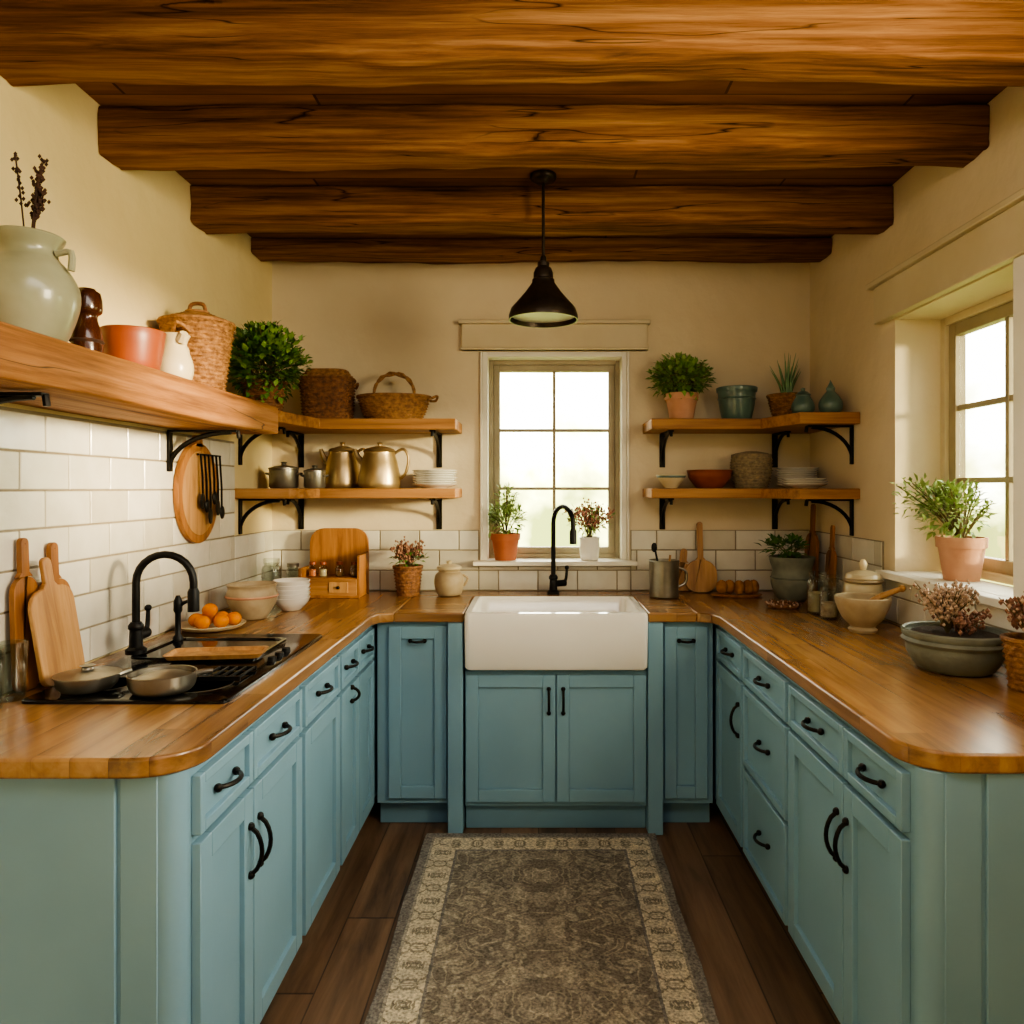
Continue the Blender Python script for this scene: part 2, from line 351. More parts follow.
def tiles(name,M,regions,tw=.2,th=.1025):
    b=B()
    for (u0,u1,z0,z1) in regions:
        b.box(u0,u1,0,.007,z0,z1,'grout',M)
        row=0; z=.921
        while z<z1-.01:
            za=max(z,z0); zb=min(z+th,z1)
            if zb-za>.02:
                off=(row%2)*tw/2; k=math.floor((u0-off)/tw); u=off+k*tw
                while u<u1:
                    ua=max(u,u0); ub=min(u+tw,u1)
                    if ub-ua>.015:
                        t=.011; g=.0028; e=.002
                        i=R.choice(['tileA','tileB','tileC','tileB'])
                        tl=R.uniform(-.0008,.0008); tk=R.uniform(-.0008,.0008)
                        rr=[(ua+g,ub-g,za+g,zb-g,.004),(ua+g,ub-g,za+g,zb-g,t-e),(ua+g+e,ub-g-e,za+g+e,zb-g-e,t)]
                        b.rings([[M@Vector((a,w+((tl if n in(0,1) else tk) if w>.008 else 0),c)) for n,(a,c) in enumerate(((x0,y0),(x1,y0),(x1,y1),(x0,y1)))] for (x0,x1,y0,y1,w) in rr],i)
                    u+=tw
            z+=th; row+=1
    return b.finish(name,sharp=35)
ML=Matrix(((0,1,0,XL),(1,0,0,0),(0,0,1,0),(0,0,0,1)))
MR=Matrix(((0,-1,0,XR),(1,0,0,0),(0,0,1,0),(0,0,0,1)))
MB=Matrix(((1,0,0,0),(0,-1,0,YB),(0,0,1,0),(0,0,0,1)))
tiles('wall_tile_left',ML,[(.9,3.25,.921,1.645),(3.25,3.717,.921,1.227)])
tiles('wall_tile_back',MB,[(XL+.001,-.30,.921,1.227),(-.30,.47,.921,1.045),(.47,XR-.001,.921,1.227)])
tiles('wall_tile_right',MR,[(1.45,2.93,.921,1.085),(2.93,3.717,.921,1.227)])

# windows
b=B()
t=.025
b.box(WX0,WX0+t,3.725,3.95,WZ0,WZ1,'white'); b.box(WX1-t,WX1,3.725,3.95,WZ0,WZ1,'white'); b.box(WX0+t,WX1-t,3.725,3.95,WZ1-t,WZ1,'white')
b.box(WX0-.012,WX0-.0005,3.712,3.729,WZ0,WZ1,'white'); b.box(WX1+.0005,WX1+.012,3.712,3.729,WZ0,WZ1,'white')
fy0,fy1=3.83,3.89
a0,a1,c0,c1=WX0+t,WX1-t,WZ0,WZ1-t
def sashrect(b,a0,a1,c0,c1,y0,y1,w,m,M=None):
    b.box(a0,a0+w,y0,y1,c0,c1,m,M); b.box(a1-w,a1,y0,y1,c0,c1,m,M); b.box(a0+w,a1-w,y0,y1,c1-w,c1,m,M); b.box(a0+w,a1-w,y0,y1,c0,c0+w,m,M)
sashrect(b,a0,a1,c0,c1,fy0,fy1,.022,'sash'); sashrect(b,a0+.022,a1-.022,c0+.022,c1-.022,fy0+.015,fy1,.034,'sash')
g0,g1,h0,h1=a0+.056,a1-.056,c0+.056,c1-.056
xm=(g0+g1)/2; b.box(xm-.008,xm+.008,fy0+.02,fy1,h0,h1,'sash')
for f in (.333,.666):
    z=h0+(h1-h0)*f; b.box(g0,g1,fy0+.022,fy1-.002,z-.008,z+.008,'sash')
b.box(g0,g1,fy0+.035,fy0+.039,h0,h1,'glass')
b.finish('window_1',bevel=.003)
b=B(); b.box(-.325,.495,3.655,3.729,WZ0-.024,WZ0-.001,'white'); b.box(WX0+.001,WX1-.001,3.729,3.95,WZ0-.024,WZ0-.001,'white'); b.finish('window_sill',bevel=.004)
b=B(); b.box(-.385,.55,3.695,3.729,2.135,2.265,'cream'); b.box(-.40,.565,3.68,3.729,2.265,2.285,'cream'); b.box(-.392,.557,3.688,3.729,2.135,2.148,'cream'); b.finish('trim_1',bevel=.004)
b=B()
MW=Matrix(((0,1,0,0),(1,0,0,0),(0,0,1,0),(0,0,0,1)))
sashrect(b,RY0,RY1,RZ0,RZ1,1.555,1.62,.03,'cream',MW); sashrect(b,RY0+.03,RY1-.03,RZ0+.03,RZ1-.03,1.57,1.61,.045,'sash',MW)
u0,u1,v0,v1=RY0+.075,RY1-.075,RZ0+.075,RZ1-.075
um=(u0+u1)/2; b.box(um-.01,um+.01,1.575,1.6,v0,v1,'sash',MW)
for f in (.333,.666):
    z=v0+(v1-v0)*f; b.box(u0,u1,1.578,1.598,z-.01,z+.01,'sash',MW)
b.box(u0,u1,1.585,1.589,v0,v1,'glass',MW)
b.finish('window_2',bevel=.003)
b=B(); b.box(RY0-.05,RY1+.05,1.325,XR-.001,RZ0-.028,RZ0-.001,'white',MW); b.box(RY0+.001,RY1-.001,XR-.001,1.55,RZ0-.028,RZ0-.001,'white',MW); b.finish('window_sill',bevel=.004)
b=B(); b.box(1.9,2.95,1.345,XR-.001,2.095,2.24,'cream',MW); b.box(1.88,2.98,1.325,XR-.001,2.24,2.262,'cream',MW); b.finish('trim_2',bevel=.004)
b=B(); b.box(RY0-.07,RY0-.001,1.355,XR-.001,RZ0-.001,2.094,'white',MW); b.finish('trim_3',bevel=.004)
b=B(); sashrect(b,SY0+.001,SY1-.001,SZ0+.001,SZ1-.001,1.555,1.62,.04,'cream',MW); um=(SY0+SY1)/2; b.box(um-.012,um+.012,1.57,1.6,SZ0+.04,SZ1-.04,'sash',MW); b.finish('window_3',bevel=.003)

# ---------------------------------------------------------------- cabinets
XFL,XFR,YF=-.70,.76,3.10
def bow(b,M,u,w,z,l,horiz=True):
    P=[]
    for k in range(9):
        t=k/8; s=math.sin(pi*t)**.6*.028; o=(t-.5)*l
        P.append(M@Vector((u+(o if horiz else 0),w+.002+s,z+(0 if horiz else o))))
    b.tube(P,.0055,'black',seg=8)
    for o in (-l/2,l/2):
        p=M@Vector((u+(o if horiz else 0),w+.004,z+(0 if horiz else o))); b.ell(p,.0095,'black',8,6)
def front(b,M,u0,u1,z0,z1,st=.052):
    g=.003; u0+=g;u1-=g;z0+=g;z1-=g
    b.box(u0+st-.001,u1-st+.001,0,.008,z0+st-.001,z1-st+.001,'blue',M)
    b.box(u0,u0+st,0,.02,z0,z1,'blue',M); b.box(u1-st,u1,0,.02,z0,z1,'blue',M)
    b.box(u0+st,u1-st,0,.02,z0,z0+st,'blue',M); b.box(u0+st,u1-st,0,.02,z1-st,z1,'blue',M)
FL=Matrix(((0,1,0,XFL),(1,0,0,0),(0,0,1,0),(0,0,0,1)))
FR=Matrix(((0,-1,0,XFR),(1,0,0,0),(0,0,1,0),(0,0,0,1)))
FB=Matrix(((1,0,0,0),(0,-1,0,YF),(0,0,1,0),(0,0,0,1)))
ZT=.879
def drawer(b,M,u0,u1,z0,z1): 
    front(b,M,u0,u1,z0,z1,.022); bow(b,M,(u0+u1)/2,.012,(z0+z1)/2,.095)
def side_cab(M,xw,xf,units,ystart=1.46):
    b=B(); lo,hi=min(xw,xf),max(xw,xf); s=1 if xf<0 else -1; pr=.04
    b.box(lo,hi,ystart+pr,3.715,.11,ZT,'blue')
    e0,e1=sorted((xw,xf-s*pr)); b.box(e0,e1,ystart,ystart+pr+.001,.001,ZT,'blue')
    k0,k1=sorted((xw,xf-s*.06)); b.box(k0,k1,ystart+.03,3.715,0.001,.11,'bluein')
    b.lathe([(0,.001),(pr,.001),(pr,ZT),(0,ZT)],'blue',c=(xf-s*pr,ystart+pr,0),seg=40)
    q0,q1=sorted((xf-s*(pr+.002),xf-s*.115)); b.box(q0,q1,ystart-.003,ystart+.001,.001,ZT,'blue')
    e0,e1=sorted((xw,xf-s*.122)); b.box(e0,e1,ystart-.008,ystart,.001,ZT,'blue')
    for kind,a,c,hs in units:
        if kind=='dd':
            drawer(b,M,a,c,.735,.862); front(b,M,a,c,.125,.725); u=c-.028 if hs=='r' else a+.028; bow(b,M,u,.02,.585,.115,False)
        elif kind=='ds':
            drawer(b,M,a,c,.735,.862); front(b,M,a,c,.125,.725); bow(b,M,(a+c)/2+.0,.02,.69,.05,False) if hs=='k' else None
        elif kind=='ddd':
            drawer(b,M,a,c,.735,.862); drawer(b,M,a,c,.44,.725); drawer(b,M,a,c,.125,.43)
    return b.finish('base_cabinet',bevel=.0025)
side_cab(FL,XL+.001,XFL,[('dd',1.48,1.76,'r'),('dd',1.76,2.125,'l'),('ds',2.15,2.53,'n'),('ds',2.55,2.80,'k'),('ds',2.80,3.06,'n')],ystart=1.435)
side_cab(FR,XR-.001,XFR,[('dd',1.495,1.785,'r'),('dd',1.785,2.18,'l'),('ddd',2.20,2.66,''),('dd',2.68,3.06,'l')],ystart=1.45)
def back_cab(x0,x1,d0,d1,hs):
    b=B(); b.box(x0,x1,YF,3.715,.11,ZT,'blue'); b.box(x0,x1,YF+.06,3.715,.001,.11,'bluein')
    front(b,FB,d0,d1,.135,.862); bow(b,FB,(d0+d1)/2,.02,.80,.06)
    b.finish('base_cabinet',bevel=.0025)
back_cab(XFL+.022,-.376,-.63,-.38,'r'); back_cab(.521,XFR-.022,.527,.715,'l')
b=B()
FS=Matrix(((1,0,0,0),(0,-1,0,3.075),(0,0,1,0),(0,0,0,1)))
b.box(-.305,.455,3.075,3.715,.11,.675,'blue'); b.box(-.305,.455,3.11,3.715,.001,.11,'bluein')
for x0 in (-.374,.457): b.box(x0,x0+.062,3.045,3.715,.001,ZT,'blue')
front(b,FS,-.303,.075,.13,.665); front(b,FS,.075,.453,.13,.665)
bow(b,FS,.045,.02,.555,.1,False); bow(b,FS,.105,.02,.555,.1,False)
b.finish('sink_cabinet',bevel=.0025)
b=B()
def ctop(pts,m): b.poly(pts,.88,.92,m)
r=.11
cl=[(XL+.013,3.717),(XL+.013,1.41)]+[(-.675-r+r*math.cos(a),1.41+r+r*math.sin(a)) for a in [ -pi/2+pi/2*k/8 for k in range(9)]]+[(-.675,2.98),(-.655,3.04),(-.6,3.06),(-.6,3.717)]
ctop(cl,'counterY')
ctop([(-.6,3.06),(-.31,3.06),(-.31,3.52),(.46,3.52),(.46,3.06),(.66,3.06),(.66,3.717),(-.6,3.717)],'counterX')
cr_=[(.66,3.717),(.66,3.06),(.715,3.04),(.735,2.98)]+[(.735+r+r*math.cos(a),1.435+r+r*math.sin(a)) for a in [pi+pi/2*k/8 for k in range(9)]]+[(XR-.013,1.435),(XR-.013,3.717)]
ctop(cr_,'counterY')
b.finish('countertop',bevel=.006,seg=3)
b=B(); cx,cy=.075,3.265
b.rings([rrect(.37,.24,.02,.69,6,cx,cy),rrect(.378,.248,.025,.70,6,cx,cy),rrect(.38,.25,.025,.91,6,cx,cy),rrect(.376,.246,.025,.924,6,cx,cy),rrect(.352,.222,.03,.926,6,cx,cy),rrect(.343,.213,.035,.915,6,cx,cy),rrect(.33,.2,.05,.73,6,cx,cy),rrect(.29,.16,.05,.715,6,cx,cy)],'ceramic')
b.lathe([(0,.716),(.035,.716),(.035,.72),(0,.72)],'steel',c=(cx,cy,0))
b.finish('farmhouse_sink')
def faucet(loc,ang,h,reach):
    b=B()
    b.lathe([(0,0),(.03,0),(.03,.012),(.02,.02),(.018,.07),(.022,.075),(.022,.085),(.015,.095),(0,.095)],'blackmat')
    R1=reach/2
    P=[Vector((0,0,.08)),Vector((0,0,h-R1))]+[Vector((R1-R1*math.cos(a),0,h-R1+R1*math.sin(a))) for a in [pi*k/12 for k in range(1,12)]]+[Vector((reach,0,h-R1)),Vector((reach,0,h-R1-.04))]
    b.tube(P,.0115,'blackmat',seg=12)
    b.lathe([(0,0),(.017,0),(.017,.06),(.013,.07),(0,.07)],'blackmat',c=(reach,0,h-R1-.09))
    b.lathe([(0,0),(.016,0),(.016,.07),(0,.07)],'blackmat',c=(.0,-.0,.05),rot=Matrix.Rotation(-pi/2,3,'X')) 
    b.tube([(0,.06,.05),(0,.075,.07),(0,.08,.12)],[.009,.006],'blackmat',sm=3)
    b.ell((0,.08,.125),.011,'blackmat')
    return b.finish('faucet',loc=loc,rot=(0,0,ang))
faucet((.075,3.6,.921),math.radians(-58),.43,.17)
# ---------------------------------------------------------------- shelves + brackets
def bracket(pos,d,axis):
    b=B(); rz={'B':0,'L':pi/2,'R':-pi/2}[axis]
    w=.014
    D,H=d
    b.box(-w,w,-.008,0,-H,0,'black'); b.box(-w,w,-D,0,-.008,0,'black')
    P=[(0,-D*.9*(1-math.sin(a)),-.008-H*.9*(1-math.cos(a))) for a in [pi/2*k/10 for k in range(11)]]
    b.tube(P,.009,'black',seg=6)
    b.tube([(0,-D,-.004),(0,-D-.004,-.03)],.008,'black',seg=6)
    return b.finish('shelf_bracket',loc=pos,rot=(0,0,rz),bevel=.001)
def wave_board(name,x0,x1,y0,y1,z0,z1,m):
    b=B(); n=90; R=[]
    for i in range(n+1):
        y=y0+(y1-y0)*i/n; ring=[]
        for (x,z) in ((x0,z0),(x1-.006,z0),(x1,z0+.006),(x1,(z0+z1)/2),(x1,z1-.006),(x1-.006,z1),(x0,z1)):
            dx=(noise.noise(Vector((y*2.2,z*4,0)))*.006+noise.noise(Vector((y*12,z*40,0)))*.002) if x>x0 else 0
            ring.append(Vector((x+dx,y,z+(noise.noise(Vector((y*2,x*3,5)))*.004 if z<(z0+z1)/2 else 0))))
        R.append(ring)
    b.rings(R,m); b.finish(name,sharp=60)
wave_board('wall_shelf',XL+.001,-1.05,.95,2.965,1.656,1.768,'shelfY')
for y in (1.62,2.66): bracket((XL+.014,y,1.650),(.25,.15),'L')
def corner_shelf(side,z0,z1,yf):
    if side=='L': pts=[(XL+.002,3.728),(XL+.002,yf),(-1.1,yf),(-1.02,3.43),(-.385,3.43),(-.385,3.728)]
    else: pts=[(XR-.002,3.728),(XR-.002,yf),(1.12,yf),(1.04,3.43),(.53,3.43),(.53,3.728)]
    b=B(); b.poly(pts,z0,z1,'shelfX'); b.finish('corner_shelf',bevel=.004)
corner_shelf('L',1.715,1.765,2.985); corner_shelf('L',1.392,1.438,3.255)
corner_shelf('R',1.715,1.765,3.14); corner_shelf('R',1.392,1.438,3.14)
for z in (1.714,1.391):
    hh=.17 if z>1.5 else .16
    bracket((-.5,3.728,z),(.25,hh),'B'); bracket((.63,3.728,z),(.25,hh),'B')
    bracket((-1.2,3.728,z),(.2,hh),'B'); bracket((1.2,3.728,z),(.2,hh),'B')
    bracket((XL+.002,3.32,z),(.2,hh),'L'); bracket((XR-.002,3.22,z),(.2,hh),'R')
# ---------------------------------------------------------------- rug
def rugmat():
    m,nt,bs=newmat('woven_rug'); L=nt.links.new; bs.inputs['Roughness'].default_value=.95; bs.inputs['Specular IOR Level'].default_value=.1
    tc=nd(nt,'ShaderNodeTexCoord'); sp=nd(nt,'ShaderNodeSeparateXYZ'); L(tc.outputs['Object'],sp.inputs[0])
    def mth(op,a,b_=None,c=None):
        n=nd(nt,'ShaderNodeMath',operation=op)
        for i,v in enumerate((a,b_,c)):
            if v is None: continue
            if isinstance(v,(int,float)): n.inputs[i].default_value=v
            else: L(v,n.inputs[i])
        return n.outputs[0]
    ax=mth('ABSOLUTE',sp.outputs[0]); ay=mth('ABSOLUTE',sp.outputs[1])
    d=mth('MINIMUM',mth('SUBTRACT',.473,ax),mth('SUBTRACT',1.01,ay))
    py=mth('PINGPONG',sp.outputs[1],.34)
    cb=nd(nt,'ShaderNodeCombineXYZ'); L(ax,cb.inputs[0]); L(py,cb.inputs[1])
    def nz(vec,scale,det=2,dist=0):
        n=nd(nt,'ShaderNodeTexNoise'); n.inputs['Scale'].default_value=scale; n.inputs['Detail'].default_value=det; n.inputs['Distortion'].default_value=dist; L(vec,n.inputs['Vector']); return n.outputs['Fac']
    def ramp(src,stops,interp='LINEAR'):
        c=nd(nt,'ShaderNodeValToRGB'); c.color_ramp.interpolation=interp; e=c.color_ramp.elements
        while len(e)<len(stops): e.new(.5)
        for q,(p,col) in zip(e,stops): q.position=p; q.color=col
        L(src,c.inputs[0]); return c.outputs[0]
    n1=nz(cb.outputs[0],10,2,.8)
    bandf=mth('SINE',mth('MULTIPLY',n1,34))
    f=ramp(bandf,[(.3,lin('#8b8378')),(.5,lin('#978e81')),(.7,lin('#aba190')),(.9,lin('#c3b9a4'))])
    rr=mth('ADD',mth('MULTIPLY',ax,1.0),mth('MULTIPLY',py,.8))
    ri=mth('SINE',mth('ADD',mth('MULTIPLY',rr,48),mth('MULTIPLY',n1,14)))
    med=ramp(ri,[(.3,lin('#837b6e')),(.8,lin('#b5ab97'))])
    mixm=nd(nt,'ShaderNodeMix',data_type='RGBA'); mixm.inputs[0].default_value=.45; L(f,mixm.inputs[6]); L(med,mixm.inputs[7])
    by=mth('PINGPONG',sp.outputs[1],.085); bx=mth('PINGPONG',sp.outputs[0],.085)
    ver=mth('LESS_THAN',mth('SUBTRACT',.473,ax),mth('SUBTRACT',1.01,ay))
    along=mth('ADD',mth('MULTIPLY',ver,by),mth('MULTIPLY',mth('SUBTRACT',1,ver),bx))
    dc=mth('SUBTRACT',d,.088)
    c2=nd(nt,'ShaderNodeCombineXYZ'); L(mth('ABSOLUTE',dc),c2.inputs[0]); L(along,c2.inputs[1])
    n2=nz(c2.outputs[0],30,2,1.0)
    rad=mth('SQRT',mth('ADD',mth('POWER',dc,2),mth('POWER',along,2)))
    pat=mth('SINE',mth('ADD',mth('MULTIPLY',rad,105),mth('MULTIPLY',n2,14)))
    bord=ramp(pat,[(.35,lin('#d6cbb3')),(.6,lin('#c6bba3')),(.85,lin('#9a917f'))])
    ed=lin('#8b867f')
    def between(lo,hi): return mth('MULTIPLY',mth('GREATER_THAN',d,lo),mth('LESS_THAN',d,hi))
    wob=mth('ADD',d,mth('MULTIPLY',mth('SUBTRACT',nz(tc.outputs['Object'],60),.5),.008)); d=wob
    cur=ramp(d,[(0,ed),(.03,lin('#aaa294')),(.036,ed),(.044,ed)],'CONSTANT')
    mb=nd(nt,'ShaderNodeMix',data_type='RGBA'); L(between(.04,.136),mb.inputs[0]); L(cur,mb.inputs[6]); L(bord,mb.inputs[7])
    mb2=nd(nt,'ShaderNodeMix',data_type='RGBA'); L(mth('GREATER_THAN',d,.146),mb2.inputs[0]); L(mb.outputs[2],mb2.inputs[6]); L(mixm.outputs[2],mb2.inputs[7])
    fib=nz(tc.outputs['Object'],130,4); sp2=ramp(fib,[(.32,(.5,.5,.5,1)),(.68,(1.5,1.48,1.44,1))])
    big=nz(tc.outputs['Object'],7,3); sp3=ramp(big,[(.3,(.85,.85,.87,1)),(.7,(1.15,1.13,1.1,1))])
    mf=nd(nt,'ShaderNodeMix',data_type='RGBA',blend_type='MULTIPLY'); mf.inputs[0].default_value=.85; L(mb2.outputs[2],mf.inputs[6]); L(sp2,mf.inputs[7])
    mg=nd(nt,'ShaderNodeMix',data_type='RGBA',blend_type='MULTIPLY'); mg.inputs[0].default_value=1; L(mf.outputs[2],mg.inputs[6]); L(sp3,mg.inputs[7])
    L(mg.outputs[2],bs.inputs['Base Color'])
    bp=nd(nt,'ShaderNodeBump'); bp.inputs['Strength'].default_value=.9; bp.inputs['Distance'].default_value=.005; L(fib,bp.inputs['Height']); L(bp.outputs[0],bs.inputs['Normal'])
    return m
M_['rug']=rugmat()
b=B(); n=60; nx=14; top=[]
for i in range(n+1):
    y=-1.01+2.02*i/n
    row=[]
    wob=noise.noise(Vector((y*3,0,0)))*.008+noise.noise(Vector((y*20,0,0)))*.002
    for j in range(nx+1):
        x=(-.473+.946*j/nx)+ (wob if j in(0,nx) else 0)
        row.append(Vector((x,y,.012+noise.noise(Vector((x*3,y*3,2)))*.001)))
    ring=row+[Vector((p.x,p.y,.001)) for p in reversed(row)]
    top.append(ring)
b.rings(top,'rug'); b.finish('rug',loc=(.012,2.03,0))
# ---------------------------------------------------------------- pendant
b=B()
b.lathe([(0,0),(.05,0),(.05,-.012),(.042,-.022),(.012,-.032),(0,-.032)],'bronze')
b.tube([(0,0,-.02),(0,0,-.32)],.006,'bronze')
b.lathe([(.004,-.30),(.012,-.31),(.012,-.325),(.022,-.33),(.022,-.345),(.03,-.352),(.037,-.37),(.037,-.39),(.042,-.395),(.042,-.405),(.052,-.42),(.07,-.445),(.1,-.48),(.122,-.505),(.13,-.53),(.13,-.547),(.126,-.547),(.124,-.53),(.115,-.507),(.094,-.482),(.06,-.445),(.03,-.42),(.0,-.41)],'bronze',seg=48)
b.lathe([(.121,-.53),(.112,-.508),(.09,-.482),(.056,-.447),(.02,-.425)],'bulb',seg=40)
b.ell((0,0,-.48),(.028,.028,.035),'bulb')
b.finish('pendant_lamp',loc=(.02,2.77,ZC-.001),recalc=True)
# ---------------------------------------------------------------- cooktop
b=B()
b.rings([rrect(.25,.405,.02,0),rrect(.25,.405,.02,.007),rrect(.245,.4,.018,.010)],'glassblack')
for (x,y,rr) in ((.12,-.26,.085),(-.12,-.26,.07)): b.lathe([(rr,.0102),(rr,.0112),(rr-.003,.0112),(rr-.003,.0102)],'steel',c=(x,y,0))
b.rings([rrect(.19,.15,.03,.0105,6,-.03,.16),rrect(.19,.15,.03,.016,6,-.03,.16),rrect(.178,.138,.03,.016,6,-.03,.16),rrect(.175,.135,.03,.0108,6,-.03,.16)],'glassblack')
for k in range(3): b.lathe([(0,.010),(.014,.010),(.012,.022),(0,.022)],'blackmat',c=(.215,-.0+.06*k,0),seg=20)
b.finish('cooktop',loc=(-1.0,2.17,.9205))
b=B()
for k in range(5):
    b.box(-.05+.024*k-.003,-.05+.024*k+.003,-.06,.06,.006,.012,'blackmat')
for y in (-.06,.054): b.box(-.055,.052,y,y+.006,.0,.012,'blackmat')
b.finish('pan_trivet',loc=(-.835,1.99,.9325),bevel=.001)
def pan(x,y,r,h,z=.933):
    b=B(); b.lathe([(0,0),(r*.82,0),(r*.95,.01),(r,h*.75),(r*1.06,h*.78),(r*1.06,h*.84),(r*.96,h*.88),(r*.5,h*1.02),(.015,h*1.08),(.012,h*1.2),(.018,h*1.3),(0,h*1.35)],'steel')
    b.tube([(r*.95,0,h*.6),(r*1.15,.01,h*.66),(r*1.3,.02,h*.66)],[.007,.009],'steel',sm=3)
    b.finish('saucepan',loc=(x,y,z),rot=(0,0,.5))
def skillet(x,y,r,h,ang,z=.933):
    b=B(); b.vessel([(r*.8,0),(r*.95,h*.3),(r,h)],'steel',t=.004); b.lathe([(0,h*.5),(r*.93,h*.55),(r*.95,h*.7),(r*.6,h*.95),(.02,h*1.08),(0,h*1.1)],'steel')
    b.tube([(r*.98,0,h*.8),(r*1.2,0,h*.9),(r*1.45,0,h*.9)],[.008,.006],'steel',sm=3); b.finish('frying_pan',loc=(x,y,z),rot=(0,0,ang))
pan(-1.14,1.86,.072,.045); skillet(-.94,1.84,.08,.045,math.radians(20))
b=B(); b.rings([rrect(.13,.05,.015,0),rrect(.14,.06,.02,.014),rrect(.133,.053,.018,.014),rrect(.125,.045,.012,.005)],'boardL'); b.finish('serving_tray',loc=(-.96,2.2,.938),rot=(0,0,.12))
faucet((-1.225,2.24,.937),math.radians(4),.30,.17)
b=B(); b.lathe([(0,0),(.016,0),(.016,.01),(.009,.02),(.009,.09),(.014,.1),(.014,.13),(.006,.15),(0,.15)],'blackmat'); b.tube([(0,0,.11),(.03,0,.13),(.055,0,.115)],.006,'blackmat',sm=3); b.finish('soap_dispenser',loc=(-1.2,2.45,.932))
def tumbler(x,y,r,h,z=.921,name='drinking_glass'):
    b=B(); b.vessel([(r*.85,0),(r*.9,h*.3),(r,h)],'glass',t=.003); b.finish(name,loc=(x,y,z))
tumbler(-1.292,1.805,.034,.14); tumbler(-1.292,1.725,.034,.14)
def board_outline(w,h,hw,hl,r=.03,rt=None):
    rt=rt or r; o=[]
    def arc(cx,cy,rr,a0,a1,n=6):
        for k in range(n+1):
            a=a0+(a1-a0)*k/n; o.append((cx+rr*math.cos(a),cy+rr*math.sin(a)))
    arc(w/2-r,r,r,-pi/2,0); arc(w/2-rt,h-rt,rt,0,pi/2)
    if hl>0:
        o.append((hw/2+.012,h)); o.append((hw/2,h+.012)); arc(0,h+hl-hw/2,hw/2,0,pi,8); o.append((-hw/2,h+.012)); o.append((-hw/2-.012,h))
    arc(-w/2+rt,h-rt,rt,pi/2,pi); arc(-w/2+r,r,r,pi,3*pi/2); return o
XZ=Matrix(((1,0,0,0),(0,0,1,0),(0,1,0,0),(0,0,0,1)))
def cboard(loc,rotz,tilt,w,h,hw,hl,m='board',t=.018,rt=None,roll=0,r=.03,name='cutting_board'):
    b=B(); b.poly(board_outline(w,h,hw,hl,r,rt),-t,0,m,XZ); 
    if hl>0: b.ell((0,-t/2,h+hl-hw*.55),(.006,t*.56,.006),'drk',8,6)
    return b.finish(name,loc=loc,rot=(-tilt,roll,rotz),bevel=.003)
cboard((-1.266,1.955,.93),pi/2,.12,.17,.25,.033,.08,'boardL',rt=.05,roll=-.07,t=.014)
cboard((-1.318,2.0,.922),pi/2,.03,.13,.27,.03,.1,'board',rt=.05,t=.014)
cboard((-1.318,1.885,.922),pi/2,.03,.09,.29,.028,.1,'board',t=.014,rt=.04)
b=B()
o=[(.17*math.cos(a),.195*math.sin(a)) for a in [2*pi*k/40 for k in range(40)]]
MHang=Matrix(((0,0,1,0),(1,0,0,0),(0,1,0,0),(0,0,0,1)))
b.poly(o,0,.02,'board',MHang); b.poly([(x*.84,y*.84) for x,y in o],.02,.022,'boardL',MHang)
b.poly([(-.03,.18),(.03,.18),(.022,.225),(-.022,.225)],0,.02,'board',MHang)
b.finish('round_serving_board',loc=(XL+.014,2.86,1.42),bevel=.003)
b=B()
b.tube([(0,-.06,.1),(0,.14,.1)],.004,'black',seg=6)
for k in range(6):
    y=-.05+.034*k; l=.15+.03*(k%3)
    b.tube([(0.006,y,.1),(.012,y+.004,.1-l*.6),(.01,y+.01,.1-l)],.004,'black',seg=6)
    if k%2: b.ell((.012,y+.01,.1-l-.02),(.008,.018,.028),'black')
    else: b.ell((.01,y+.01,.1-l-.03),(.003,.02,.034),'black')
b.finish('hanging_utensils',loc=(XL+.045,2.88,1.47))
# ---------------------------------------------------------------- left counter items
b=B(); b.vessel([(.05,0),(.1,.008),(.12,.022)],'creamcer',t=.005)
for (x,y,z) in ((-.055,0,.034),(-.01,-.05,.034),(.045,-.02,.034),(.02,.045,.034),(-.035,.05,.034),(.07,.03,.034),(-.005,0,.07)): b.ell((x,y,z),(.027,.027,.025),'orange',14,10)
b.finish('fruit_plate',loc=(-1.2,2.7,.921))
b=B(); b.vessel([(.05,0),(.062,.012),(.09,.06),(.098,.095),(.09,.12),(.096,.135)],'stone',t=.008); b.lathe([(.098,.085),(.102,.09),(.098,.095)],'terraP'); b.finish('ceramic_bowl',loc=(-1.14,2.93,.921))
def platestack(loc,r,n,dz=.011,m='ceramic',name='plate_stack'):
    b=B()
    for k in range(n):
        q=r*(1-.01*(k%3)); b.vessel([(q*.55,0),(q*.62,.004),(q*.85,.012),(q,.02)],m,t=.004,c=(R.uniform(-.003,.003),R.uniform(-.003,.003),k*dz),sm=2)
    b.finish(name,loc=loc)
def bowlstack(loc,r,n,dz=.018,m='ceramic'):
    b=B()
    for k in range(n): b.vessel([(r*.45,0),(r*.55,.006),(r*.85,.03),(r,.055)],m,t=.004,c=(0,0,k*dz),sm=3)
    b.finish('bowl_stack',loc=loc)
bowlstack((-1.05,3.13,.921),.078,5)
def jar(loc,r,h,lid='steel',cont=None):
    b=B(); b.vessel([(r*.9,0),(r,.01),(r,h*.72),(r*.75,h*.83),(r*.75,h*.88)],'glass',t=.003,sm=2); b.lathe([(0,h*.88),(r*.82,h*.88),(r*.82,h),(0,h)],lid)
    if cont: b.lathe([(0,.006),(r*.9,.008),(r*.9,h*.5),(0,h*.52)],cont)
    b.finish('glass_jar',loc=loc)
jar((-1.24,3.42,.922),.045,.19,'glass'); jar((-1.20,3.6,.922),.035,.15,'steel','stone')
b=B()
w=.145
